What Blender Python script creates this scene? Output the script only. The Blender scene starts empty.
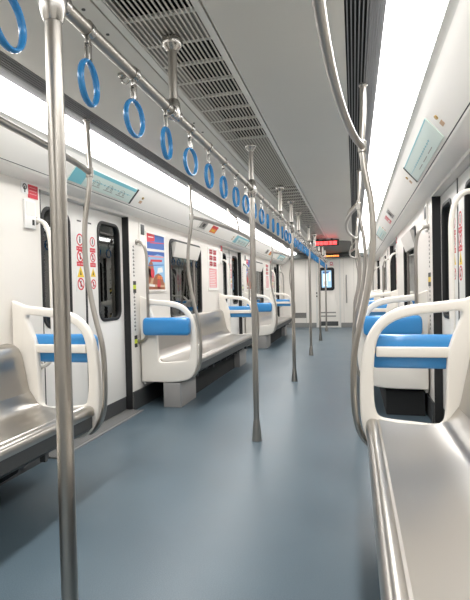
import bpy, bmesh, math, random
from mathutils import Vector, Matrix
random.seed(7)
C = bpy.context.scene.collection
PI = math.pi

# ------------------------------------------------------------------ materials
def mat(name, col, rough=.5, metal=0., bump=0., bscale=60., var=0., vscale=4., emit=None, spec=.5, coat=0., stretch=None):
    m = bpy.data.materials.new(name); m.use_nodes = True
    nt = m.node_tree; b = nt.nodes['Principled BSDF']
    b.inputs['Base Color'].default_value = (*col, 1)
    b.inputs['Roughness'].default_value = rough
    b.inputs['Metallic'].default_value = metal
    b.inputs['Specular IOR Level'].default_value = spec
    b.inputs['Coat Weight'].default_value = coat
    if var or bump:
        tc = nt.nodes.new('ShaderNodeTexCoord'); mp = nt.nodes.new('ShaderNodeMapping')
        nt.links.new(tc.outputs['Object'], mp.inputs['Vector'])
        if stretch: mp.inputs['Scale'].default_value = stretch
    if var:
        n = nt.nodes.new('ShaderNodeTexNoise'); n.inputs['Scale'].default_value = vscale; n.inputs['Detail'].default_value = 4
        r = nt.nodes.new('ShaderNodeValToRGB')
        r.color_ramp.elements[0].position = .3; r.color_ramp.elements[1].position = .7
        r.color_ramp.elements[0].color = (*[c*(1-var) for c in col], 1)
        r.color_ramp.elements[1].color = (*[min(1, c*(1+var)) for c in col], 1)
        nt.links.new(mp.outputs[0], n.inputs['Vector']); nt.links.new(n.outputs['Fac'], r.inputs['Fac'])
        nt.links.new(r.outputs[0], b.inputs['Base Color'])
    if bump:
        n2 = nt.nodes.new('ShaderNodeTexNoise'); n2.inputs['Scale'].default_value = bscale; n2.inputs['Detail'].default_value = 3
        bp = nt.nodes.new('ShaderNodeBump'); bp.inputs['Strength'].default_value = bump; bp.inputs['Distance'].default_value = .01
        nt.links.new(mp.outputs[0], n2.inputs['Vector']); nt.links.new(n2.outputs['Fac'], bp.inputs['Height'])
        nt.links.new(bp.outputs[0], b.inputs['Normal'])
    if emit:
        b.inputs['Emission Color'].default_value = (*emit[0], 1); b.inputs['Emission Strength'].default_value = emit[1]
    return m

M = dict(
    wall=mat('warm_white_panel', (.80, .765, .715), .38, var=.015, vscale=3),
    cove=mat('cove_panel_white', (.90, .875, .83), .36),
    plastic=mat('white_moulded_plastic', (.83, .79, .725), .33, bump=.04, bscale=25),
    door=mat('door_leaf_paint', (.80, .78, .745), .35),
    ceil=mat('ceiling_grey', (.66, .64, .59), .36, bump=.03, bscale=6, var=.03, vscale=1.2),
    ceil_light=mat('ceiling_trim_grey', (.74, .73, .69), .35),
    steel=mat('brushed_steel', (.43, .405, .37), .34, 1.),
    chrome=mat('polished_steel', (.45, .435, .41), .26, 1.),
    seat=mat('seat_steel', (.49, .465, .43), .29, 1., bump=.02, bscale=6, stretch=(1, .25, 1)),
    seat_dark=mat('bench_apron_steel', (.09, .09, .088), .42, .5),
    blue=mat('blue_vinyl', (.035, .25, .58), .33, bump=.12, bscale=14, coat=.2),
    ring=mat('blue_ring_plastic', (.03, .24, .56), .25, coat=.4),
    black=mat('black_rubber', (.012, .012, .013), .5),
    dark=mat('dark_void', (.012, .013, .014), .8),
    kick=mat('dark_grey_kickplate', (.06, .063, .065), .45),
    grey=mat('grey_heater_box', (.30, .29, .28), .5, var=.04),
    sill=mat('threshold_metal', (.17, .17, .16), .45, .3),
    slat=mat('aluminium_slat', (.62, .60, .55), .4, .2),
    slot=mat('slot_aluminium', (.30, .30, .305), .4, .4),
    white=mat('print_white', (.80, .79, .77), .45),
    red=mat('print_red', (.62, .03, .05), .45),
    pink=mat('print_pink', (.75, .32, .33), .5),
    yellow=mat('print_yellow', (.80, .55, .03), .45),
    ygreen=mat('print_yellow_green', (.62, .72, .05), .45),
    ink=mat('print_black', (.02, .02, .02), .5),
    teal=mat('print_light_blue', (.20, .52, .60), .4),
    mint=mat('print_pale_green', (.66, .77, .72), .4),
    pblue=mat('poster_blue', (.025, .11, .40), .35),
    psky=mat('poster_sky', (.25, .48, .72), .35),
    pbrown=mat('poster_brown', (.33, .11, .05), .4),
    psand=mat('poster_sand', (.55, .36, .22), .4),
    orange=mat('sticker_orange', (.80, .22, .04), .45),
    brass=mat('brass', (.55, .38, .15), .3, 1.),
    tunnel=mat('tunnel_concrete', (.16, .19, .18), .7, var=.35, vscale=2),
    endw=mat('end_wall_panel', (.84, .80, .74), .42, var=.015),
    backing=mat('grille_backing', (.25, .24, .22), .5),
    vent=mat('vent_grey', (.30, .29, .27), .5),
    base=mat('baseboard_grey', (.26, .26, .25), .5),
    bulk=mat('dark_bulkhead', (.025, .032, .029), .45),
    poled=mat('brown_grey_post', (.22, .19, .17), .6),
    view=mat('next_car_view_blue', (.30, .46, .62), .4, emit=((.35, .6, .9), .35)),
    view2=mat('next_car_view_pale', (.7, .76, .78), .4, emit=((.75, .85, .95), .5)),
    led_r=mat('led_red', (.3, .01, .01), .4, emit=((1., .05, .05), 3.)),
    led_o=mat('led_orange', (.3, .05, .01), .4, emit=((1., .25, .06), 2.5)),
)
# lamp diffuser
def lampmat():
    m = mat('lamp_diffuser', (.9, .9, .9), .5, emit=((1., .985, .965), LAMP)); return m
LAMP = 4.2
M['lamp'] = lampmat()
# floor: speckled vinyl
def floormat():
    m = mat('blue_grey_vinyl', (.16, .215, .26), .40, spec=.5)
    nt = m.node_tree; b = nt.nodes['Principled BSDF']
    tc = nt.nodes.new('ShaderNodeTexCoord')
    n = nt.nodes.new('ShaderNodeTexNoise'); n.inputs['Scale'].default_value = 260; n.inputs['Detail'].default_value = 2
    n2 = nt.nodes.new('ShaderNodeTexNoise'); n2.inputs['Scale'].default_value = 1.6; n2.inputs['Detail'].default_value = 4
    r = nt.nodes.new('ShaderNodeValToRGB'); e = r.color_ramp.elements
    e[0].position = .35; e[0].color = (.056, .086, .110, 1); e[1].position = .68; e[1].color = (.098, .136, .165, 1)
    r2 = nt.nodes.new('ShaderNodeValToRGB'); e = r2.color_ramp.elements
    e[0].position = .3; e[0].color = (.86, .86, .86, 1); e[1].position = .7; e[1].color = (1.08, 1.08, 1.06, 1)
    mx = nt.nodes.new('ShaderNodeMix'); mx.data_type = 'RGBA'; mx.blend_type = 'MULTIPLY'; mx.inputs['Factor'].default_value = 1
    nt.links.new(tc.outputs['Object'], n.inputs['Vector']); nt.links.new(tc.outputs['Object'], n2.inputs['Vector'])
    nt.links.new(n.outputs['Fac'], r.inputs['Fac']); nt.links.new(n2.outputs['Fac'], r2.inputs['Fac'])
    nt.links.new(r.outputs[0], mx.inputs['A']); nt.links.new(r2.outputs[0], mx.inputs['B'])
    nt.links.new(mx.outputs['Result'], b.inputs['Base Color'])
    rr = nt.nodes.new('ShaderNodeMapRange'); rr.inputs['To Min'].default_value = .28; rr.inputs['To Max'].default_value = .40
    nt.links.new(n2.outputs['Fac'], rr.inputs['Value']); nt.links.new(rr.outputs[0], b.inputs['Roughness'])
    return m
M['floor'] = floormat()
def glassmat():
    m = bpy.data.materials.new('window_glass'); m.use_nodes = True; nt = m.node_tree; nt.nodes.clear()
    o = nt.nodes.new('ShaderNodeOutputMaterial'); t = nt.nodes.new('ShaderNodeBsdfTransparent'); t.inputs[0].default_value = (.62, .68, .66, 1)
    g = nt.nodes.new('ShaderNodeBsdfGlossy'); g.inputs['Roughness'].default_value = .02; g.inputs[0].default_value = (.9, .92, .92, 1)
    f = nt.nodes.new('ShaderNodeFresnel'); f.inputs['IOR'].default_value = 1.9
    x = nt.nodes.new('ShaderNodeMixShader')
    nt.links.new(f.outputs[0], x.inputs[0]); nt.links.new(t.outputs[0], x.inputs[1]); nt.links.new(g.outputs[0], x.inputs[2]); nt.links.new(x.outputs[0], o.inputs[0])
    return m
M['glass'] = glassmat()

# ------------------------------------------------------------------ mesh helpers
def smooth_path(pts, n=6, closed=False):
    P = [Vector(p) for p in pts]; out = []
    L = len(P); rng = L if closed else L-1
    for i in range(rng):
        if closed: a, b, c, d = P[i-1], P[i], P[(i+1) % L], P[(i+2) % L]
        else: a, b, c, d = P[max(i-1, 0)], P[i], P[i+1], P[min(i+2, L-1)]
        for k in range(n):
            t = k/n
            out.append(.5*((2*b)+(c-a)*t+(2*a-5*b+4*c-d)*t*t+(3*b-a-3*c+d)*t**3))
    if not closed: out.append(P[-1])
    return out

class MB:
    def __init__(s): s.bm = bmesh.new(); s.mats = []; s.mi = 0
    def use(s, key):
        m = M[key]
        if m not in s.mats: s.mats.append(m)
        s.mi = s.mats.index(m); return s
    def face(s, vs):
        try: f = s.bm.faces.new(vs); f.material_index = s.mi; return f
        except ValueError: return None
    def poly(s, pts): return s.face([s.bm.verts.new(p) for p in pts])
    def box(s, x0, x1, y0, y1, z0, z1, bev=0):
        if x0 > x1: x0, x1 = x1, x0
        v = [s.bm.verts.new((x, y, z)) for x in (x0, x1) for y in (y0, y1) for z in (z0, z1)]
        fs = [s.face([v[i] for i in q]) for q in ((0,1,3,2),(4,6,7,5),(0,4,5,1),(2,3,7,6),(0,2,6,4),(1,5,7,3))]
        if bev:
            es = list({e for f in fs for e in f.edges})
            r = bmesh.ops.bevel(s.bm, geom=es, offset=bev, segments=3, affect='EDGES', profile=.5)
            for f in r['faces']: f.material_index = s.mi
        return s
    def loft(s, rings, closed=True, caps=True):
        R = [[s.bm.verts.new(p) for p in r] for r in rings]; n = len(R[0])
        for a, b in zip(R, R[1:]):
            for i in range(n if closed else n-1):
                s.face([a[i], a[(i+1) % n], b[(i+1) % n], b[i]])
        if caps and closed: s.face(list(reversed(R[0]))); s.face(R[-1])
        return R
    def tube(s, pts, r, n=12, closed=False, flat=1.):
        P = [Vector(p) for p in pts]; L = len(P); rings = []
        T = []
        for i in range(L):
            a = P[i-1] if (i or closed) else P[0]; b = P[(i+1) % L] if (i < L-1 or closed) else P[-1]
            T.append((b-a).normalized())
        ref = Vector((0, 0, 1)) if abs(T[0].z) < .9 else Vector((1, 0, 0))
        nrm = (ref-T[0]*ref.dot(T[0])).normalized()
        for i in range(L):
            nrm = (nrm-T[i]*nrm.dot(T[i])).normalized(); bi = T[i].cross(nrm)
            rr = r[i] if isinstance(r, (list, tuple)) else r
            rings.append([P[i]+rr*(math.cos(2*PI*k/n)*nrm+flat*math.sin(2*PI*k/n)*bi) for k in range(n)])
        if closed:
            R = [[s.bm.verts.new(p) for p in q] for q in rings]
            for i in range(L):
                a, b = R[i], R[(i+1) % L]
                for k in range(n): s.face([a[k], a[(k+1) % n], b[(k+1) % n], b[k]])
        else: s.loft(rings)
        return s
    def lathe(s, prof, c, n=20, axis='z'):
        rings = []
        for r, h in prof:
            q = []
            for k in range(n):
                a = 2*PI*k/n; x, y = r*math.cos(a), r*math.sin(a)
                q.append((c[0]+x, c[1]+y, c[2]+h) if axis == 'z' else ((c[0]+h, c[1]+x, c[2]+y) if axis == 'x' else (c[0]+x, c[1]+h, c[2]+y)))
            rings.append(q)
        s.loft(rings); return s
    def prism(s, prof, y0, y1, side=1):       # (u, z) outline swept along the car
        s.loft([[(side*u, y0, z) for u, z in prof], [(side*u, y1, z) for u, z in prof]]); return s
    def plate(s, outer, holes, t, fn, bev=0):  # filled outline with holes, thickness t, fn maps (a, b, c)
        cu = bpy.data.curves.new('tmp', 'CURVE'); cu.dimensions = '2D'; cu.fill_mode = 'BOTH'
        cu.extrude = max(t/2-bev, 0); cu.bevel_depth = bev; cu.offset = -bev; cu.bevel_resolution = 2
        for lp in [outer]+holes:
            sp = cu.splines.new('POLY'); sp.points.add(len(lp)-1)
            for i, (a, b) in enumerate(lp): sp.points[i].co = (a, b, 0, 1)
            sp.use_cyclic_u = True
        o = bpy.data.objects.new('tmp', cu); me = bpy.data.meshes.new_from_object(o)
        tb = bmesh.new(); tb.from_mesh(me)
        bmesh.ops.remove_doubles(tb, verts=tb.verts, dist=1e-5)
        for v in tb.verts: v.co = Vector(fn(*v.co))
        for f in tb.faces: f.material_index = s.mi
        tb.to_mesh(me); tb.free(); s.bm.from_mesh(me)
        bpy.data.objects.remove(o); bpy.data.curves.remove(cu); bpy.data.meshes.remove(me)
        return s
    def build(s, name, parent=None, angle=38, label=None, recalc=True):
        if recalc: bmesh.ops.recalc_face_normals(s.bm, faces=s.bm.faces)
        for f in s.bm.faces: f.smooth = True
        for e in s.bm.edges:
            if len(e.link_faces) != 2 or e.calc_face_angle(0) > math.radians(angle): e.smooth = False
        off = Vector((0, 0, 0)); p = parent
        while p: off += p.location; p = p.parent
        bmesh.ops.translate(s.bm, verts=s.bm.verts, vec=-off)
        me = bpy.data.meshes.new(name); s.bm.to_mesh(me); s.bm.free()
        for m in s.mats: me.materials.append(m)
        o = bpy.data.objects.new(name, me); C.objects.link(o); o.parent = parent
        if label: o['label'] = label
        return o

def tag(o, label, cat, group=None, kind=None):
    o['label'] = label; o['category'] = cat
    if group: o['group'] = group
    if kind: o['kind'] = kind
    return o
def thing(name, label, cat, loc, group=None):
    o = bpy.data.objects.new(name, None); C.objects.link(o); o.location = loc; o.empty_display_size = .05
    return tag(o, label, cat, group)
def struct(o, label=None):
    o['kind'] = 'structure'
    if label: o['label'] = label
    return o
def rrect(a0, a1, b0, b1, r, n=6):
    out = []
    for cx, cy, s0 in ((a1-r, b1-r, 0), (a0+r, b1-r, 90), (a0+r, b0+r, 180), (a1-r, b0+r, 270)):
        for k in range(n+1):
            t = math.radians(s0+90*k/n); out.append((cx+r*math.cos(t), cy+r*math.sin(t)))
    return out
def rect(a0, a1, b0, b1): return [(a0, b0), (a1, b0), (a1, b1), (a0, b1)]
def ringpts(ca, cb, r, n=20): return [(ca+r*math.cos(2*PI*k/n), cb+r*math.sin(2*PI*k/n)) for k in range(n)]

Y0, YE = -3.0, 13.9
DOORS = [(2.80, 4.11), (7.42, 8.73), (12.04, 13.35)]
BAYS = [(-.42, 2.50), (4.30, 7.12), (8.92, 11.74)]
WINC = [1.10, 5.69, 10.31]
SIDE = {-1: 'left', 1: 'right'}

# ------------------------------------------------------------------ shell
b = MB().use('floor'); b.box(-1.46, 1.46, Y0, YE, -.06, 0); struct(b.build('floor'))
# ceiling: two long panels each side of the grille, with slot seam, plus roof skin above the grille
for s in (-1, 1):
    b = MB().use('ceil')
    b.prism([(.188, 2.130), (.683, 2.096), (.683, 2.116), (.188, 2.150)], Y0, YE, s)
    b.use('ceil_light'); b.prism([(.150, 2.132), (.180, 2.130), (.180, 2.150), (.150, 2.150)], Y0, YE, s)
    b.use('ink')
    for y in () if s > 0 else (1.42, 1.60, 1.78, 2.86, 3.04, 4.6, 5.9, 6.4):
        b.lathe([(.0075, 0), (.0075, .004)], (s*.235, y, 2.1248), 8)
    struct(b.build('ceiling'))
b = MB().use('dark'); b.box(-1.40, 1.40, Y0, YE, 2.22, 2.26); struct(b.build('ceiling'))
# centre air grille
g = thing('air_grille', 'long aluminium louvred air return grille down the middle of the ceiling', 'vent', (0, 5.4, 2.13))
b = MB().use('slat')
for i in range(15):
    x = -.140+i*.020
    b.box(x-.0034, x+.0034, Y0, YE-.4, 2.129, 2.1325)
b.build('slat', g)
b = MB().use('backing')
opens = []
for k in range(-1, 3):
    opens += [(.30+4.62*k, 1.74+4.62*k), (1.95+4.62*k, 3.30+4.62*k)]
prev = Y0
for a, c in opens:
    if c < Y0: continue
    if a > prev: b.box(-.15, .15, prev, a, 2.138, 2.152)
    b.box(-.15, (-.125 if (a-.30) % 4.62 < .01 or (a-.30) % 4.62 > 4.61 else -.06), max(a, prev), c, 2.138, 2.152)
    prev = c
b.box(-.15, .15, prev, YE, 2.138, 2.152)
b.build('backing_plate', g)
for a, c in opens:
    n = max(1, round((c-a)/.19))
    for i in range(n+1):
        y = a+(c-a)*i/n
        if y > -.5 and y < YE: MB().use('ceil_light').box(-.15, .15, y-.009, y+.009, 2.1362, 2.147).build('crossbar', g)

# linear diffuser slots, light strips, coves
NW = ['nearest', 'second', 'third', 'fourth', 'fifth', 'sixth', 'seventh', 'eighth']
for s in (-1, 1):
    sd = SIDE[s]
    t = thing('linear_diffuser', 'dark ribbed air slot running beside the %s light strip' % sd, 'vent', (s*.75, 5.4, 2.09))
    b = MB().use('dark'); b.prism([(.683, 2.125), (.770, 2.118), (.770, 2.13), (.683, 2.137)], Y0, YE, s); b.build('recess', t)
    b = MB().use('slot')
    for i in range(6):
        u = .690+i*.0145; z = 2.096-i*.0012
        b.prism([(u, z), (u+.005, z-.001), (u+.005, z+.006), (u, z+.006)], Y0, YE, s)
    b.build('slat', t)
    b = MB().use('slot')
    pr = [(.772, 2.112), (.772, 2.0905)]
    for i in range(6):
        u = .774+i*.0085; pr += [(u, 2.088-i*.0008), (u+.0055, 2.088-i*.0008), (u+.0065, 2.0905-i*.0008), (u+.008, 2.0905-i*.0008)]
    pr += [(.825, 2.083), (.825, 2.11)]
    b.prism(pr, Y0, YE, s); b.build('ribbed_flange', t)
    # light strips 2.31 m each
    y = -2.4+.02; i = 0
    while y < YE-.5:
        y1 = min(y+2.31, YE-.28)
        b = MB().use('lamp'); b.prism([(.828, 2.081), (.845, 2.066), (.88, 2.051), (.93, 2.040), (.98, 2.034), (1.018, 2.036), (1.018, 2.05), (.93, 2.075), (.828, 2.094)], y+.002, y1-.002, s)
        o = b.build('light_strip')
        ld = bpy.data.lights.new('lamp', 'AREA'); ld.shape = 'RECTANGLE'; ld.size = .15; ld.size_y = y1-y-.02; ld.energy = 4.4*(y1-y)/2.31; ld.spread = math.radians(118); ld.color = (1, .985, .96)
        lo = bpy.data.objects.new('lamp', ld); C.objects.link(lo); lo.location = (s*.925, (y+y1)/2, 2.030); lo.rotation_euler = (0, s*math.radians(8), 0)
        w = 'behind the viewer' if y1 < .6 else ('overhead in the foreground' if y < .6 else 'number %s counted from the foreground' % NW[max(0, i-1)])
        tag(o, 'white glowing light strip along the %s ceiling edge, %s' % (sd, w), 'ceiling light', 'light strips along the %s ceiling edge' % sd)
        y = y1; i += 1
    # cove cover
    b = MB().use('ceil_light')
    b.prism([(1.018, 2.050), (1.018, 2.028), (1.036, 2.022), (1.046, 2.012), (1.05, 2.03), (1.04, 2.05)], Y0, YE, s)
    struct(b.build('trim_%d' % (1 if s < 0 else 2)))
    b = MB().use('cove')
    pr = [(1.040, 2.020), (1.065, 1.992), (1.105, 1.945), (1.145, 1.898), (1.172, 1.866), (1.180, 1.857), (1.186, 1.857), (1.190, 1.845), (1.200, 1.838), (1.305, 1.812), (1.46, 1.812), (1.46, 2.06), (1.06, 2.06)]
    b.prism(pr, Y0, YE, s)
    b.use('ink'); b.prism([(1.1815, 1.8560), (1.1865, 1.8552), (1.1865, 1.8585), (1.1815, 1.859)], Y0, YE, s)
    struct(b.build('trim_%d' % (3 if s < 0 else 4)))

def on_cove(s, a, y, h=.0):      # a: 0 top .. 1 bottom of the sloping cove face, h lift off it
    u = 1.065+(1.172-1.065)*a; z = 1.992+(1.866-1.992)*a
    nx, nz = -.762, -.647
    return (s*(u+nx*h), y, z+nz*h)
def cove_plate(b, s, a0, a1, y0, y1, h0=.0, h1=.006):
    b.loft([[on_cove(s, a0, y0, h0), on_cove(s, a1, y0, h0), on_cove(s, a1, y1, h0), on_cove(s, a0, y1, h0)],
            [on_cove(s, a0, y0, h1), on_cove(s, a1, y0, h1), on_cove(s, a1, y1, h1), on_cove(s, a0, y1, h1)]])

# ------------------------------------------------------------------ side walls
for s in (-1, 1):
    sd = SIDE[s]
    b = MB().use('wall')
    xi, xo = s*1.30, s*1.40
    segs = []; prev = Y0
    for a, c in DOORS: segs.append((prev, a)); prev = c
    segs.append((prev, YE))
    for a, c in segs:
        w = [x for x in WINC if a < x < c]
        if not w: b.box(xi, xo, a, c, 0, 1.82); continue
        w0, w1 = w[0]-.55, w[0]+.55
        b.box(xi, xo, a, w0, 0, 1.82); b.box(xi, xo, w1, c, 0, 1.82)
        b.box(xi, xo, w0, w1, 0, .80); b.box(xi, xo, w0, w1, 1.67, 1.82)
    for a, c in DOORS: b.box(s*1.30, xo, a, c, 1.79, 1.82)
    struct(b.build('wall_%s' % sd))
    # kick skirting
    b = MB().use('kick')
    for a, c in segs: b.box(s*1.285, s*1.30, a+.002, c-.002, 0, .17)
    struct(b.build('baseboard_%s' % sd))
    # tunnel beyond the glass
    b = MB().use('tunnel')
    b.box(s*2.05, s*2.15, Y0, YE, -.8, 2.9)
    y = Y0+.1
    while y < YE-.3:
        w = random.choice((.05, .08, .12)); b.box(s*(2.05-random.uniform(.03, .12)), s*2.06, y, y+w, -.8, 2.9)
        y += w+random.uniform(.07, .2)
    for z in (.7, .82, 1.2, 1.5): b.tube([(s*1.90, Y0, z), (s*1.90, YE, z)], .02, 8)
    struct(b.build('wall_tunnel_%s' % sd))
    # windows
    for i, wc in enumerate(WINC):
        a, c = wc-.58, wc+.58
        f = thing('window_%d' % (i+1+(0 if s < 0 else 3)), '', '', (s*1.30, wc, .77)); del f['category']; del f['label']; struct(f)
        fn = lambda p, q, r: (s*(1.302+r), p, q)
        b = MB().use('black'); b.plate(rrect(a, c, .77, 1.70, .09), [rrect(a+.04, c-.04, .81, 1.66, .06)], .03, fn, .006); b.build('window_frame', f)
        b = MB().use('glass'); b.plate(rrect(a+.03, c-.03, .80, 1.67, .06), [], .006, lambda p, q, r: (s*(1.318+r), p, q)); b.build('glass_pane', f)
        # hopper vent light tilted inwards
        b = MB().use('wall')
        b.loft([[(s*1.298, wc-.44, 1.50), (s*1.298, wc+.44, 1.50), (s*1.312, wc+.44, 1.50), (s*1.312, wc-.44, 1.50)],
                [(s*1.25, wc-.47, 1.665), (s*1.25, wc+.47, 1.665), (s*1.312, wc+.47, 1.665), (s*1.312, wc-.47, 1.665)]])
        b.build('hopper_vent', f)
        b = MB().use('poled'); b.box(s*1.305, s*1.33, wc+.30, wc+.335, .81, 1.50); b.build('mullion', f)

# ------------------------------------------------------------------ doors
def icon_strip(par, s, y0, y1, z0, z1, flip):
    b = MB(); X = s*1.3595; X2 = s*1.3365; X3 = s*1.3357; X4 = s*1.335
    fn = lambda lift: (lambda p, q, r: (s*(1.3385-lift)+r*0, p, q))
    b.use('white'); b.box(s*1.3595, s*1.3625, y0, y1, z0, z1)
    c = (y0+y1)/2; w = (y1-y0); H = z1-z0; r = w*.40
    def ring(cz, m='red', bar=True):
        b.use(m); b.plate(ringpts(c, cz, r), [ringpts(c, cz, r*.76)], .0006, lambda p, q, t: (s*(1.3590+t), p, q))
        b.use('ink'); b.plate(rect(c-r*.16, c+r*.16, cz-r*.5, cz+r*.2), [], .0006, lambda p, q, t: (s*(1.3590+t), p, q))
        b.plate(ringpts(c, cz+r*.38, r*.16, 10), [], .0006, lambda p, q, t: (s*(1.3590+t), p, q))
        if bar:
            b.use(m); d = r*.6; e = r*.1
            b.plate([(c-d-e, cz+d), (c-d+e, cz+d+e), (c+d+e, cz-d), (c+d-e, cz-d-e)], [], .0006, lambda p, q, t: (s*(1.3584+t), p, q))
    def bar(cz):
        b.use('red'); b.plate(rect(c-w*.42, c+w*.42, cz-.017, cz+.017), [], .0006, lambda p, q, t: (s*(1.3590+t), p, q))
        b.use('white')
        for k in range(4): b.plate(rect(c-w*.30+k*w*.18, c-w*.26+k*w*.18, cz-.006, cz+.006), [], .0006, lambda p, q, t: (s*(1.3584+t), p, q))
    ring(z1-H*.12, bar=False); bar(z1-H*.27); ring(z1-H*.40); bar(z1-H*.53)
    cz = z1-H*.67; b.use('yellow'); b.plate([(c-r, cz-r*.8), (c+r, cz-r*.8), (c, cz+r)], [], .0006, lambda p, q, t: (s*(1.3590+t), p, q))
    b.use('ink'); b.plate([(c-r*.2, cz-r*.45), (c+r*.2, cz-r*.45), (c, cz+r*.35)], [], .0006, lambda p, q, t: (s*(1.3584+t), p, q))
    ring(z1-H*.87)
    b.build('warning_sticker', par, label='white sticker column with red rings and a yellow warning triangle')

for s in (-1, 1):
    for i, (a, c) in enumerate(DOORS):
        d = thing('door_%d' % (i+1+(0 if s < 0 else 3)), '', '', (s*1.34, (a+c)/2, 0)); del d['category']; del d['label']; struct(d)
        m = (a+c)/2
        for (l0, l1, near) in ((a+.006, m-.012, True), (m+.012, c-.006, False)):
            w0, w1 = (l0+.085, l1-.195) if near else (l0+.175, l1-.06)
            b = MB().use('door')
            b.plate(rect(l0, l1, .13, 1.788), [rrect(w0+.012, w1-.012, .862, 1.698, .085)], .026, lambda p, q, r: (s*(1.375+r), p, q), .002)
            leaf = b.build('door_leaf', d)
            b = MB().use('black')
            b.plate(rrect(w0, w1, .85, 1.71, .095), [rrect(w0+.026, w1-.026, .876, 1.684, .075)], .032, lambda p, q, r: (s*(1.372+r), p, q), .004)
            b.build('window_rubber', leaf)
            b = MB().use('glass'); b.plate(rrect(w0+.02, w1-.02, .87, 1.69, .07), [], .006, lambda p, q, r: (s*(1.378+r), p, q)); b.build('glass_pane', leaf)
            b = MB().use('kick'); b.box(s*1.364, s*1.388, l0, l1, .012, .13); b.build('kick_plate', leaf)
            if near: icon_strip(leaf, s, l1-.13, l1-.008, 1.11, 1.57, False)
            else: icon_strip(leaf, s, l0+.045, l0+.145, 1.11, 1.57, True)
            b = MB().use('ink')
            zz = 1.60
            for k in range(5): b.box(s*1.3605, s*1.3625, (l1-.10 if near else l0+.03)+k*.012, (l1-.092 if near else l0+.038)+k*.012, 1.655, 1.667)
            b.build('serial_marking', leaf)
        b = MB().use('black'); b.box(s*1.359, s*1.392, m-.012, m+.012, .012, 1.788); b.build('seam_rubber', d)
        b = MB().use('black'); b.box(s*1.300, s*1.365, c-.012, c+.0, .012, 1.79); b.box(s*1.300, s*1.365, a, a+.012, .012, 1.79); b.build('jamb_rubber', d)
        b = MB().use('sill'); b.box(s*1.20, s*1.44, a, c, -.004, .008)
        b.use('slot'); b.box(s*1.197, s*1.215, a-.01, c+.01, -.003, .0095)
        for k in range(6): b.box(s*(1.235+k*.02), s*(1.241+k*.02), a+.01, c-.01, .008, .0105)
        b.build('threshold_plate', d)
    for z0, z1 in ():
        pass
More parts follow.
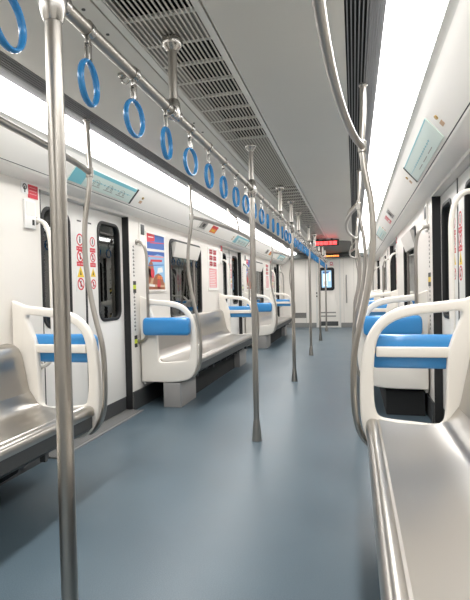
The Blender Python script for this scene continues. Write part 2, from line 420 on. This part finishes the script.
    # outer skin behind the door leaves (dark)
# ------------------------------------------------------------------ pillar fittings beside each door
for s in (-1, 1):
    sd = SIDE[s]
    for i, (a, c) in enumerate(DOORS):
        for far in (0, 1):
            if i == 2 and far: pass
            y = c+.155 if far else a-.045
            where = '%s %s %s door' % ('beyond' if far else 'before', ['nearest', 'middle', 'farthest'][i], sd)
            # grab handle
            pts = [(s*1.302, y, 1.575), (s*1.262, y, 1.572), (s*1.222, y, 1.535), (s*1.198, y, 1.44), (s*1.195, y, 1.28), (s*1.195, y, .92), (s*1.198, y, .76), (s*1.222, y, .665), (s*1.262, y, .628), (s*1.302, y, .625)]
            t = thing('door_grab_handle', 'curved vertical grab handle on the pillar ' + where, 'grab handle', (s*1.30, y, .62), 'grab handles beside the doors')
            b = MB().use('plastic' if not far else 'steel'); b.tube(smooth_path(pts, 5), .0145, 12); b.build('bar', t)
            for z in (1.575, .625):
                b = MB().use('steel'); b.lathe([(.026, 0), (.026, .006), (.018, .010)] if s < 0 else [(.026, 0), (.026, -.006), (.018, -.010)], (s*1.30, y, z), 16, 'x'); b.build('flange', t)
            # writing and safety squares on the pillar
            if far:
                for q, z in enumerate((1.146, .633)):
                    b = MB(); X0, X1 = s*1.2985, s*1.3005; ya = c+(.065 if s < 0 else .10)
                    b.use('ink'); b.box(X0, X1, ya, ya+(.06 if s < 0 else .13), z+.02, z+.056); b.use('ygreen' if s < 0 else 'yellow'); b.box(X0, X1, ya, ya+(.06 if s < 0 else .13), z-.02, z+.02); b.use('ink'); b.box(X0, X1, ya, ya+(.06 if s < 0 else .13), z-.056, z-.02)
                    tag(b.build('safety_sticker'), 'black and yellow square sticker, %s on pillar %s' % (['upper', 'lower'][q], where), 'sticker', 'black and yellow door pillar stickers')
                RS = 0 if s < 0 else .07
                for z0, n in ((1.25, 9), (.74, 11)):
                    b = MB().use('ink')
                    for k in range(n):
                        z = z0+k*.034; b.box(s*1.2985, s*1.3002, c+.070+RS, c+.105+RS, z, z+.005); b.box(s*1.2985, s*1.3002, c+.084+RS, c+.090+RS, z-.006, z+.016)
                        if k % 2: b.box(s*1.2985, s*1.3002, c+.070+RS, c+.075+RS, z-.006, z+.012)
                    tag(b.build('vertical_lettering'), '%s column of small black characters, pillar %s' % ('upper' if z0 > 1 else 'lower', where), 'lettering', 'vertical black lettering by the doors')
                t = thing('door_control_box', 'pale control box with dark window high on pillar ' + where, 'control box', (s*1.30, c+.27, 1.60), 'door control boxes')
                b = MB().use('cove'); b.box(s*1.288, s*1.30, c+.215, c+.335, 1.555, 1.775, .004); b.build('housing', t)
                b = MB().use('kick'); b.box(s*1.283, s*1.289, c+.235, c+.315, 1.655, 1.755, .003); b.build('button_window', t)
            else:
                t = thing('emergency_intercom', 'pale grey emergency intercom box on pillar ' + where, 'intercom', (s*1.30, a-.06, 1.52), 'emergency intercoms')
                b = MB().use('white'); b.box(s*1.286, s*1.30, a-.17, a-.06, 1.515, 1.70, .004); b.build('housing', t)
                b = MB().use('ceil_light'); b.box(s*1.284, s*1.287, a-.155, a-.075, 1.60, 1.685); b.build('instruction_plate', t)
                b = MB().use('ink'); b.box(s*1.284, s*1.287, a-.10, a-.08, 1.54, 1.575); b.build('slot', t)
                b = MB(); X0, X1 = s*1.297, s*1.3005
                b.use('white'); b.box(X0, X1, a-.185, a-.118, 1.735, 1.805)
                b.use('ink'); b.plate(ringpts(a-.151, 1.778, .02), [ringpts(a-.151, 1.778, .013)], .001, lambda p, q, r: (s*(1.2965+r), p, q)); b.box(s*1.2960, X0, a-.156, a-.146, 1.742, 1.782)
                b.use('red'); b.box(X0, X1, a-.118, a-.02, 1.715, 1.80)
                b.use('pink')
                for k in range(3): b.box(s*1.2962, X0, a-.105, a-.035, 1.78-k*.02, 1.784-k*.02)
                tag(b.build('emergency_label'), 'red and white emergency label with black pictogram on pillar ' + where, 'label', 'emergency labels')

# ------------------------------------------------------------------ cove fittings
def arc_pts(b, s, y, a, r, w=.004):
    pts = []
    for k in range(9):
        t = PI*k/8; pts.append(on_cove(s, a-r*math.sin(t), y+r*.16*math.cos(t), .0085))
    for p, q in zip(pts, pts[1:]): b.tube([p, q], .0012, 5)
for s in (-1, 1):
    sd = SIDE[s]
    for i, (a, c) in enumerate(DOORS):
        m = (a+c)/2; y0, y1 = m-(.54 if s < 0 else .70), m+.41
        t = thing('route_map_display', '%s line map panel on the %s cove above the %s door' % ('light blue and mint' if s < 0 else 'pale mint', sd, ['nearest', 'middle', 'farthest'][i]), 'route map', (s*1.12, m, 1.93), 'route map panels above the doors')
        b = MB().use('mint'); cove_plate(b, s, .12, .97, y0, y1-.02); b.build('panel', t)
        b = MB().use('teal')
        if s < 0: cove_plate(b, s, .13, .30, y0+.005, y1-.03, .006, .0068); cove_plate(b, s, .30, .95, y0+.005, y0+.17, .006, .0068)
        else: cove_plate(b, s, .13, .17, y0+.005, y1-.03, .006, .0068)
        b.build('blue_band', t)
        b = MB().use('ink'); cove_plate(b, s, .10, .99, y1-.022, y1, .0, .009); b.build('end_cap', t)
        b = MB().use('vent')
        for k in range(3):
            yy = y0+.33+k*.2
            for rr in ((.28, .18) if s < 0 else ()): arc_pts(b, s, yy, .74, rr)
            cove_plate(b, s, .78, .81, yy-.07, yy+.07, .006, .007)
        b.use('teal'); cove_plate(b, s, .57, .585, y0+.2, y1-.06, .006, .0069)
        for k in range(12): cove_plate(b, s, .545, .61, y0+.22+k*.055, y0+.23+k*.055, .006, .0075)
        b.build('station_marks', t)
        for yy, nn in ((y0-.12, 'near'), (y1+.16, 'far')):
            t = thing('cove_lock', 'small brass lock on %s cove, %s end of the %s line map' % (sd, nn, ['nearest', 'middle', 'farthest'][i]), 'lock', on_cove(s, .5, yy), 'cove locks')
            b = MB().use('brass'); p0 = Vector(on_cove(s, .45, yy, 0)); p1 = Vector(on_cove(s, .45, yy, .008)); b.tube([p0, p1], .012, 12); b.build('barrel', t)
            b = MB().use('psand'); cove_plate(b, s, .62, .78, yy-.02, yy+.03, 0, .002); b.build('tag', t)
    for i, yc in enumerate((5.85, 10.47)):
        t = thing('cove_camera', 'dark square camera window on the %s cove above the %s bench' % (sd, ['second', 'third'][i]), 'camera', on_cove(s, .5, yc), 'cove cameras')
        b = MB().use('ceil_light'); cove_plate(b, s, .12, .88, yc-.15, yc+.15, 0, .004); b.build('bezel', t)
        b = MB().use('vent'); cove_plate(b, s, .2, .8, yc-.10, yc+.10, .004, .010); b.build('dark_window', t)
        b = MB().use('ink'); cove_plate(b, s, .36, .64, yc-.035, yc+.035, .010, .014); b.build('lens', t)
        b = MB()
        b.use('orange' if s < 0 else 'pink'); cove_plate(b, s, .22, .85, yc+.36, yc+.62, 0, .002)
        b.use('red')
        if s < 0: cove_plate(b, s, .22, .45, yc+.36, yc+.60, .002, .003)
        else: cove_plate(b, s, .25, .8, yc+.38, yc+.44, .002, .003)
        b.use('yellow' if s < 0 else 'white'); cove_plate(b, s, .58, .72, yc+.42, yc+.55, .002, .003)
        tag(b.build('cove_sticker'), '%s warning sticker on the %s cove past the %s bench camera' % ('red and orange' if s < 0 else 'red and pink', sd, ['second', 'third'][i]), 'sticker', 'cove stickers')

# ------------------------------------------------------------------ posters
def poster_city(s, y0, y1, z0, z1, label):
    t = thing('poster', label, 'poster', (s*1.30, (y0+y1)/2, z0), 'posters beside the windows')
    b = MB().use('cove'); b.plate(rrect(y0-.02, y1+.02, z0-.02, z1+.02, .015), [rect(y0, y1, z0, z1)], .012, lambda p, q, r: (s*(1.295+r), p, q), .002); b.build('frame', t)
    b = MB(); H = z1-z0; W = y1-y0
    f = lambda lift: (lambda p, q, r: (s*(1.297-lift), y0+p*W, z0+q*H))
    def pl(m, pts, k): b.use(m); b.plate(pts, [], 0.0006, lambda p, q, r: (s*(1.2975-k*.0006+r), y0+p*W, z0+q*H))
    pl('psky', rect(0, 1, 0, 1), 0)
    pl('pblue', rect(0, 1, .70, 1), 1); pl('pblue', [(0, .56), (.6, .65), (1, .63), (1, .72), (0, .72)], 1)
    pl('red', [(0, .84), (.45, .88), (.45, 1), (0, 1)], 2); pl('red', [(.2, .83), (1, .87), (1, .885), (.2, .85)], 2)
    pl('white', [(0, .68), (1, .71), (1, .75), (0, .73)], 2)
    pl('white', [(.1, .93), (.38, .94), (.38, .955), (.1, .945)], 3)
    pl('red', [(.2, .50), (.85, .52), (.85, .56), (.2, .54)], 2); pl('pink', [(.1, .585), (.95, .60), (.95, .625), (.1, .61)], 2)
    pl('psand', [(0, 0), (1, 0), (1, .12), (.8, .2), (.6, .15), (.4, .24), (.2, .2), (0, .3)], 1)
    pl('pbrown', ringpts(.22, .36, .15, 14), 2); pl('pbrown', ringpts(.10, .25, .14, 12), 2); pl('red', ringpts(.30, .30, .10, 12), 3)
    pl('pbrown', [(.30, .10), (.95, .08), (.9, .18), (.78, .27), (.62, .30), (.45, .27), (.34, .18)], 3)
    pl('red', ringpts(.63, .10, .10, 12), 4); pl('white', [(.1, .06), (.4, .05), (.4, .09), (.1, .1)], 4)
    pl('pblue', [(.05, .42), (.95, .46), (.95, .475), (.05, .435)], 3); pl('white', [(.55, .30), (.9, .33), (.85, .42), (.6, .40)], 2)
    pl('orange', [(.5, .2), (.85, .19), (.8, .25), (.6, .26)], 5); pl('pbrown', rect(.02, .98, .0, .05), 4)
    for q in range(5): pl('pbrown', [(.42+q*.1, .1), (.45+q*.1, .1), (.45+q*.1, .24), (.42+q*.1, .24)], 6)
    b.build('print', t); return t
def poster_red(s, y0, y1, z0, z1, label):
    t = thing('poster', label, 'poster', (s*1.30, (y0+y1)/2, z0), 'posters beside the windows')
    b = MB().use('cove'); b.plate(rrect(y0-.02, y1+.02, z0-.02, z1+.02, .015), [rect(y0, y1, z0, z1)], .012, lambda p, q, r: (s*(1.295+r), p, q), .002); b.build('frame', t)
    b = MB(); H = z1-z0; W = y1-y0
    def pl(m, pts, k): b.use(m); b.plate(pts, [], 0.0006, lambda p, q, r: (s*(1.2975-k*.0006+r), y0+p*W, z0+q*H))
    pl('white', rect(0, 1, 0, 1), 0); pl('pink', rect(.08, .92, .04, .52), 1)
    for cx in (.3, .72):
        for cz in (.93, .78, .63):
            pl('red', rect(cx-.16, cx+.16, cz+.022, cz+.058), 2); pl('red', rect(cx-.17, cx+.17, cz-.038, cz-.002), 2)
            pl('red', rect(cx-.05, cx+.05, cz-.06, cz+.06), 2); pl('red', rect(cx-.17, cx-.11, cz-.06, cz+.03), 2); pl('red', rect(cx+.09, cx+.17, cz-.05, cz+.04), 2)
    for k in range(10): pl('white', rect(.14, .80-.05*(k % 3), .07+k*.043, .085+k*.043), 2)
    b.build('print', t); return t
for s in (-1, 1):
    for i, (a, c) in enumerate(((4.49, 4.96), (9.11, 9.57)) if s < 0 else ()):
        poster_city(s, a, c, 1.12, 1.69, 'blue city travel poster with red and white bands before the %s %s window' % (['second', 'third'][i], SIDE[s]))
    for i, (a, c) in enumerate(((6.62, 7.08), (11.24, 11.66)) if s < 0 else ()):
        poster_red(s, a, c, 1.12, 1.70, 'white poster with large red characters after the %s %s window' % (['second', 'third'][i], SIDE[s]))

# ------------------------------------------------------------------ benches
BN = ['nearest', 'second', 'farthest']
def bench(s, i, a, c):
    sd = SIDE[s]
    t = thing('bench', '%s stainless steel bench along the %s wall' % (BN[i], sd), 'bench', (s*1.02, (a+c)/2, 0), 'steel benches')
    y0, y1 = a+.028, c-.028
    prof = [(1.165, .52), (1.12, .455), (1.08, .436), (1.0, .428), (.90, .432), (.825, .442), (.808, .446), (.800, .441), (.792, .446), (.772, .447), (.757, .441), (.748, .428), (.745, .405), (.748, .395), (.754, .395), (.754, .42), (.765, .431), (.83, .428), (1.0, .414), (1.09, .422), (1.13, .442), (1.175, .51)]
    b = MB().use('seat'); b.prism(prof, y0, y1, s); b.build('seat', t)
    back = [(1.166, .520), (1.176, .56), (1.190, .65), (1.205, .74), (1.212, .785), (1.222, .806), (1.238, .815), (1.256, .812), (1.268, .80), (1.272, .78), (1.262, .775), (1.240, .775), (1.226, .74), (1.21, .65), (1.196, .56), (1.186, .515)]
    b = MB().use('seat')
    # backrest with rounded upper corners at both ends
    rings = []
    for y, k in ((y0+.005, .80), (y0+.02, .90), (y0+.05, .965), (y0+.10, 1.), (y1-.10, 1.), (y1-.05, .965), (y1-.02, .90), (y1-.005, .80)):
        rings.append([(s*u, y, .52+(z-.52)*k) for u, z in back])
    b.loft(rings); b.build('backrest', t)
    b = MB().use('plastic')
    b.box(s*1.262, s*1.284, y0, y1, .20, .78, .006); b.build('back_board', t)
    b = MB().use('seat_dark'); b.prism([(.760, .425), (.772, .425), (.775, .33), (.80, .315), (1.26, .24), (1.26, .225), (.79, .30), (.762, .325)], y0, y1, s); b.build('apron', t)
    if i: MB().use('dark').box(s*.95, s*1.262, y0+(.46 if s < 0 else .02), y1-(.46 if s < 0 else .02), .0, .205).build('under_shade_box', t)  # near-black box added under the seat to stand in for deep shade
    n = 4
    for k in range(n):
        y = y0+.55+(y1-y0-1.1)*k/(n-1)
        b = MB().use('kick'); b.prism([(.80, .305), (1.10, .25), (1.10, .12), (1.05, .13), (.82, .27)], y-.02, y+.02, s)
        b.build('bracket', t)
    for k in range(5):
        y = y0+(y1-y0)*(k+.3)/5; MB().use('kick').box(s*.79, s*.82, y, y+.02, .262, .305).build('drain_hook', t)
for s in (-1, 1):
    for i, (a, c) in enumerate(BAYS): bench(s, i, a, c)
    for i, (a, c) in enumerate(BAYS):
        for q, (y0, y1) in enumerate(((a-.02, a+.43), (c-.43, c+.02))):
            if i == 0 or s > 0: continue
            t = thing('heater_box', 'grey metal box on the floor under %s end of the %s %s bench' % (['near', 'far'][q], BN[i], SIDE[s]), 'box', (s*1.08, (y0+y1)/2, 0), 'boxes under the benches')
            b = MB().use('grey'); b.box(s*.89, s*1.065, y0, y1, .0, .232, .004); b.build('case', t)
            b = MB().use('slot'); b.box(s*.886, s*.898, y0-.003, y0+.010, .004, .230); b.build('edge_strip', t)

# ------------------------------------------------------------------ end screens, curved poles, bowed rails
OUT = [(1.285, .235), (1.285, 1.034), (1.20, 1.028), (1.05, 1.012), (.96, 1.002), (.89, .982), (.832, .948), (.788, .90), (.757, .845), (.737, .78), (.724, .69), (.718, .57), (.721, .46), (.733, .385), (.758, .32), (.80, .275), (.87, .25), (.98, .238), (1.12, .235)]
HOLE = [(1.115, .55), (1.12, .70), (1.132, .80), (1.168, .90), (1.188, .95), (1.178, .972), (1.10, .965), (1.0, .955), (.92, .938), (.862, .908), (.825, .87), (.803, .82), (.792, .75), (.786, .64), (.787, .54), (.796, .48), (.815, .452), (.87, .44), (.97, .432), (1.06, .425), (1.095, .435), (1.11, .47)]
def sm2(P): return [(p.x, p.y) for p in smooth_path([(a, b, 0) for a, b in P], 3, True)]
def outline():
    o = [(1.285, .235), (1.285, 1.06)]+[(p.x, p.y) for p in smooth_path([(a, b, 0) for a, b in OUT[2:]], 3)]
    return o
def screen(s, y, dy, lab, lab_short):   # dy: direction (+1/-1) towards the door side
    t = thing('end_screen', lab, 'partition', (s*1.0, y, .235), 'bench end screens')
    b = MB().use('plastic'); b.plate(outline(), [sm2(HOLE)], .046, lambda p, q, r: (s*p, y+r, q), .012); b.build('frame', t, angle=50)
    b = MB().use('plastic')
    b.box(s*.80, s*1.14, y-.014, y+.014, .748, .798, .006); b.build('crossbar', t)
    # cushion on the door side
    cy = y+dy*.058
    b = MB().use('blue')
    rings = []
    for u, k in ((.772, .62), (.776, .80), (.786, .93), (.80, 1.), (.95, 1.0), (1.10, 1.), (1.205, 1.), (1.22, .93), (1.228, .80), (1.232, .62)):
        rings.append([(s*u, cy+k*.042*ca, .770+k*.084*cb) for ca, cb in
                      [(math.copysign(abs(math.cos(w))**.55, math.cos(w)), math.copysign(abs(math.sin(w))**.55, math.sin(w))) for w in [2*PI*j/24 for j in range(24)]]])
    b.loft(rings); cu = b.build('cushion', t, angle=60, label='bright blue padded cushion')
    b = MB().use('steel')
    for u in (.79, 1.215): b.tube([(s*u, y-dy*.0, .772), (s*u, y+dy*.02, .772)], .009, 8)
    b.build('cushion_bolt', t)
    return t
PP = [(2.082, .765), (1.93, .762), (1.785, .755), (1.66, .768), (1.50, .795), (1.33, .800), (1.20, .790), (1.06, .768), (.94, .742), (.84, .716), (.76, .702), (.64, .696), (.52, .697), (.43, .706), (.36, .728), (.31, .765), (.285, .80)]
def curved_pole(s, y, lab):
    t = thing('curved_grab_pole', lab, 'grab pole', (s*.76, y, .28), 'curved grab poles at the bench ends')
    b = MB().use('steel'); b.tube(smooth_path([(s*(u-.006), y, z) for z, u in PP], 4), .0152, 14); b.build('tube', t)
    b = MB().use('chrome'); b.lathe([(.022, .002), (.022, -.006), (.017, -.012)], (s*.760, y, 2.088), 18); b.build('ceiling_flange', t)
    b = MB().use('steel'); b.lathe([(.016, -.03), (.021, -.026), (.021, .026), (.016, .03)], (s*.750, y, 1.785), 14); b.build('sleeve', t)
for s in (-1, 1):
    sd = SIDE[s]
    for i, (a, c) in enumerate(BAYS):
        for q, (y, dy) in enumerate(((a, -1), (c, 1))):
            e = ['near', 'far'][q]
            if i == 0 and q == 0: continue
            screen(s, y, dy, 'white screen with blue pad, %s end of the %s %s bench' % (e, BN[i], sd), '')
            curved_pole(s, y, 'curved steel pole at %s end screen of the %s %s bench' % (e, BN[i], sd))
        a2 = a
        m = (a+c)/2; h = (c-a)/2
        t = thing('overhead_grab_rail', 'bowed steel overhead rail above the %s %s bench' % (BN[i], sd), 'grab rail', (s*.7, m, 1.785), 'bowed rails above the benches')
        pts = []
        for k in range(25):
            v = -1+2*k/24; pts.append((s*(.752-.125*(1-v*v)**.8), m+v*h, 1.785))
        b = MB().use('steel'); b.tube(pts, .0165, 14); b.build('tube', t)
        if i == 0:
            b = MB().use('steel'); b.tube([(s*.752, a, 1.785), (s*.765, a, 2.08)], .015, 12); b.build('drop_tube', t)
        b = MB().use('steel'); b.tube(smooth_path([(s*.627, m, 1.785), (s*.635, m, 1.86), (s*.66, m, 1.96), (s*.73, m, 2.03), (s*.76, m, 2.09)], 5), .0125, 12); b.build('ceiling_strut', t)

# ------------------------------------------------------------------ centre poles, rail, straps
PY = [1.13+2.31*k for k in range(6)]
PP0 = [1.055]+PY[1:]
RZ = 1.822
t = thing('strap_rail', 'straight steel hanging strap rail down the middle of the car', 'grab rail', (0, 6, RZ))
b = MB().use('steel'); b.tube([(0, -1.6, RZ), (0, YE-.35, RZ)], .019, 20); b.build('tube', t)
def orn(k): return ['first', 'second', 'third', 'fourth', 'fifth', 'sixth', 'seventh', 'eighth'][k]
p0 = thing('floor_pole', 'x', 'grab pole', (0, 0, 0), 'upright floor poles in the aisle')
b = MB().use('steel'); b.tube([(0, 0, .10), (0, 0, 1.775)], .0205, 24); b.build('tube', p0)
b = MB().use('steel'); b.lathe([(.036, 0), (.0365, .004), (.035, .012), (.033, .05), (.028, .10), (.0235, .14), (.021, .15)], (0, 0, 0), 24); b.build('floor_cup', p0)
b = MB().use('chrome')
b.lathe([(.0215, 1.755), (.026, 1.765), (.033, 1.79), (.036, 1.822), (.033, 1.85), (.026, 1.875), (.020, 1.885)], (0, 0, 0), 20)
b.tube([(0, -.05, RZ), (0, .05, RZ)], .0235, 18)
b.build('clamp', p0)
b = MB().use('steel'); b.tube([(0, 0, 1.86), (0, 0, 2.118)], .0185, 20); b.build('upper_tube', p0)
b = MB().use('chrome'); b.lathe([(.020, 2.085), (.024, 2.098), (.036, 2.110), (.042, 2.120), (.042, 2.1255)], (0, 0, 0), 22); b.build('ceiling_flange', p0)
def copy_tree(o, parent=None):
    c = o.copy(); C.objects.link(c); c.parent = parent
    for ch in [x for x in bpy.data.objects if x.parent == o]: copy_tree(ch, c)
    return c
for k, y in enumerate(PP0):
    o = p0 if k == 0 else copy_tree(p0)
    o.location = (0, y, 0)
    o['label'] = ['straight steel floor pole, thickest and closest, on the left foreground', 'second straight steel floor pole, its flared cup on open blue floor mid aisle',
                  'third straight steel floor pole from the foreground', 'fourth straight steel floor pole from the foreground', 'fifth straight steel floor pole, second from the end wall', 'last straight steel floor pole, in front of the end wall door'][k]
s0 = thing('ceiling_stub_post', 'x', 'post', (0, 0, RZ), 'short ceiling posts holding the strap rail')
b = MB().use('steel'); b.tube([(0, 0, RZ+.03), (0, 0, 2.10)], .0185, 20); b.build('tube', s0)
b = MB().use('chrome'); b.lathe([(.020, 2.07), (.027, 2.078), (.038, 2.088), (.044, 2.105), (.040, 2.122), (.03, 2.1255)], (0, 0, 0), 22); b.build('ceiling_flange', s0)
b = MB().use('chrome'); b.tube([(0, -.045, RZ), (0, .045, RZ)], .0235, 18); b.lathe([(.024, 1.80), (.030, 1.822), (.027, 1.86), (.02, 1.875)], (0, 0, 0), 18); b.build('clamp', s0)
for k, y in enumerate((1.88, 4.85, 6.52, 9.25, 11.7)):
    o = s0 if k == 0 else copy_tree(s0); o.location = (0, y, RZ)
    o['label'] = 'short steel post between strap rail and ceiling, %s from the foreground' % orn(k)
# strap: built at origin, hanging from (0,0,0) = rail centre
st = thing('hanging_strap', 'x', 'strap', (0, 0, 0), 'blue ring straps on the centre rail')
b = MB().use('chrome')
rr = [(0, 0, 0)]
b.tube([(0, -.012, 0), (0, .012, 0)], .0222, 18)
b.box(-.006, .006, -.011, .011, -.042, -.02, .002)
b.build('rail_clip', st)
b = MB().use('chrome')
for x in (-.006, .006): b.box(x-.0014, x+.0014, -.009, .009, -.092, -.036, .0008)
b.tube([(-.009, 0, -.041), (.009, 0, -.041)], .004, 8); b.tube([(-.0095, 0, -.086), (.0095, 0, -.086)], .0045, 8)
b.build('link', st)
b = MB().use('ring')
R_ = .056
b.tube([(0, R_*math.sin(2*PI*k/36), -.148+R_*1.03*math.cos(2*PI*k/36)) for k in range(36)], .0062, 10, closed=True, flat=1.5)
b.build('ring', st, label='glossy blue plastic ring')
ys = []
first = True
for k in range(-1, 6):
    for j in range(8):
        y = PY[0]+2.31*k+.087+j*.2888
        if k == -1 and j < 7: continue
        if k == -1: y = .89
        if y > YE-.5: continue
        o = st if first else copy_tree(st); first = False
        o.location = (0, y, RZ)
        rnd = random.Random(int(y*1000))
        o.rotation_euler = (rnd.uniform(-.05, .05), 0, rnd.uniform(-.14, .14))
        if k == -1: o.rotation_euler = (.0, 0, .10)
        if k == 0 and j < 5: o.rotation_euler = (0, 0, (.14, -.07, .10, -.14, .0)[j])
        if k == -1: o['label'] = 'blue ring strap at the top left corner, nearest of all the straps'
        elif k < 5: o['label'] = 'blue ring strap, %s after the %s floor pole counting down the rail' % (orn(j), orn(k))
        else: o['label'] = 'blue ring strap, %s after the last floor pole' % orn(j)
# small hook bracket beside the rail
t = thing('ceiling_hook', 'small steel hook on the left ceiling panel beside the second strap', 'hook', (-.33, 2.08, 2.12))
b = MB().use('chrome'); b.lathe([(.02, 0), (.02, -.012), (.012, -.02)], (-.335, 2.1, 2.118), 14); b.build('base', t)
b = MB().use('chrome'); b.tube(smooth_path([(-.335, 2.1, 2.10), (-.335, 2.1, 2.082), (-.315, 2.1, 2.07), (-.30, 2.1, 2.082)], 4), .005, 8); b.build('prong', t)

# ------------------------------------------------------------------ end wall
b = MB().use('endw'); b.box(-1.42, 1.42, YE, YE+.06, 0, 2.22)
b.use('vent')
for x in (-.62, .42, .70): b.box(x-.002, x+.002, YE-.0015, YE+.001, .12, 1.93)
struct(b.build('wall_far'))
b = MB().use('base'); b.box(-1.285, -.32, YE-.012, YE, 0, .13); b.box(.33, 1.285, YE-.012, YE, 0, .13); struct(b.build('baseboard_far'))
b = MB().use('wall'); b.box(-1.42, 1.42, Y0-.05, Y0, 0, 2.22); struct(b.build('wall_near'))
F = lambda yy: (lambda p, q, r: (p, yy+r, q))
d = bpy.data.objects.new('door_7', None); C.objects.link(d); d.location = (0, YE, 0); struct(d)
b = MB().use('ceil_light'); b.plate(rect(-.34, .34, .0, 1.90), [rect(-.30, .30, .035, 1.87)], .02, F(YE-.010), .002); b.build('door_frame', d)
b = MB().use('endw'); b.plate(rect(-.298, .298, .037, 1.868), [rrect(-.23, .15, 1.07, 1.64, .05)], .012, F(YE-.0075), .001); leaf = b.build('door_leaf', d)
b = MB().use('black'); b.plate(rrect(-.255, .175, 1.035, 1.68, .07), [rrect(-.175, .095, 1.12, 1.60, .02)], .02, F(YE-.016), .004); b.build('window_rubber', leaf)
b = MB().use('view'); b.box(-.18, .10, YE-.010, YE-.006, 1.11, 1.61)
b.use('view2'); b.box(-.14, -.02, YE-.0125, YE-.010, 1.16, 1.50); b.box(.02, .07, YE-.0125, YE-.010, 1.30, 1.55)
b.use('pblue'); b.box(-.14, .04, YE-.0125, YE-.010, 1.53, 1.57); b.use('psand'); b.box(-.10, -.04, YE-.014, YE-.0125, 1.18, 1.30)
b.build('window_view', leaf)
b = MB().use('kick'); b.box(-.26, .26, YE-.02, YE-.013, .045, .17); b.build('kick_plate', leaf)
b = MB().use('vent')
for z in (.30, .40): b.box(-.22, .20, YE-.018, YE-.013, z, z+.035)
b.build('louvre', leaf)
b = MB().use('ink'); b.box(-.335, -.30, YE-.03, YE-.02, .86, .90); b.box(-.335, -.30, YE-.03, YE-.02, .95, .99); b.build('hinge', d)
for x0, lab in ((-.10, 'left'), (.10, 'right')):
    b = MB().use('white'); b.box(x0-.06, x0+.07, YE-.0155, YE-.0138, 1.73, 1.84)
    b.use('red'); b.plate(ringpts(x0, 1.79, .042), [ringpts(x0, 1.79, .027)], .001, F(YE-.0162)); b.box(x0-.05, x0+.06, YE-.0165, YE-.0155, 1.735, 1.748)
    tag(b.build('door_sticker'), 'small red ring sticker above the end door window, %s of the pair' % lab, 'sticker', 'stickers above the end door window')
t = thing('grab_bar', 'tall slim grey pull handle on the end wall right of the door', 'handle', (.50, YE, .68))
b = MB().use('vent'); b.tube([(.50, YE-.03, .68), (.50, YE-.03, 1.46)], .014, 10); b.build('bar', t)
for z in (.72, 1.42):
    b = MB().use('vent'); b.tube([(.50, YE-.03, z), (.50, YE, z)], .009, 8); b.build('standoff', t)
for i, (x0, x1, lab) in enumerate(((-1.05, -.62, 'left of'), (.66, .78, 'right of'))):
    t = thing('wall_vent', 'low grey louvred vent on the end wall %s the door' % lab, 'vent', ((x0+x1)/2, YE, .27))
    b = MB().use('vent'); b.box(x0, x1, YE-.006, YE, .27, .42); b.build('plate', t)
    b = MB().use('ink')
    for k in range(4): b.box(x0+.01, x1-.01, YE-.008, YE-.006, .29+k*.033, .302+k*.033)
    b.build('slot', t)
# dark bulkhead over the end with LED displays
b = MB().use('bulk')
b.loft([[(x, 10.7, 2.100), (x, YE-.25, 2.06), (x, YE-.25, 2.125), (x, 10.7, 2.125)] for x in (-.66, .66)])
b.box(-1.03, 1.03, YE-.26, YE-.002, 1.945, 2.125)
struct(b.build('trim_5'))
t = thing('led_sign', 'red glowing LED message box hanging under the ceiling near the end wall', 'LED display', (.12, 10.3, 2.0))
b = MB().use('bulk'); b.box(-.10, .42, 10.25, 10.34, 1.975, 2.105, .005); b.build('housing', t)
for x in (-.03, .25): MB().use('bulk').box(x, x+.04, 10.28, 10.31, 2.10, 2.125).build('hanger', t)
def glyphs(b, x0, n, w, h, z, y):
    rnd = random.Random(5)
    for k in range(n):
        x = x0+k*w*1.25
        for q in range(3): b.box(x, x+w, y-.003, y, z+q*h/3, z+q*h/3+h*.12)
        b.box(x+w*.4, x+w*.55, y-.003, y, z, z+h*.8)
        if rnd.random() > .4: b.box(x, x+w*.15, y-.003, y, z, z+h*.7)
        if rnd.random() > .4: b.box(x+w*.85, x+w, y-.003, y, z, z+h*.7)
b = MB().use('led_r'); glyphs(b, -.06, 5, .072, .085, 1.998, 10.25); b.build('message', t)
t = thing('led_sign', 'orange glowing LED line on the black header above the end door', 'LED display', (.05, YE-.26, 1.95))
b = MB().use('black'); b.box(-.30, .42, YE-.272, YE-.26, 1.95, 2.03); b.build('housing', t)
b = MB().use('led_o'); glyphs(b, -.25, 10, .046, .045, 1.965, YE-.272); b.build('message', t)

# ------------------------------------------------------------------ world, camera
w = bpy.data.worlds.new('World'); bpy.context.scene.world = w; w.use_nodes = True
w.node_tree.nodes['Background'].inputs[0].default_value = (.012, .014, .015, 1)
w.node_tree.nodes['Background'].inputs[1].default_value = 1
cam = bpy.data.cameras.new('camera'); co = bpy.data.objects.new('camera', cam); C.objects.link(co)
r = Vector((0.96615323, 0.25696905, -0.02269019)); u = Vector((0.01711712, 0.0239041, 0.99956771)); f = Vector((-0.25740035, 0.96612396, -0.01869645))
mw = Matrix(((r.x, u.x, -f.x, .70), (r.y, u.y, -f.y, 0), (r.z, u.z, -f.z, 1.09), (0, 0, 0, 1)))
co.matrix_world = mw
cam.sensor_fit = 'HORIZONTAL'; cam.sensor_width = 36; cam.lens = 485/470*36; cam.shift_x = 10/470; cam.clip_start = .02
sc = bpy.context.scene; sc.camera = co
sc.view_settings.view_transform = 'Standard'; sc.view_settings.look = 'None'; sc.view_settings.gamma = 1; sc.view_settings.use_curve_mapping = False
sc.view_settings.exposure = 1.2
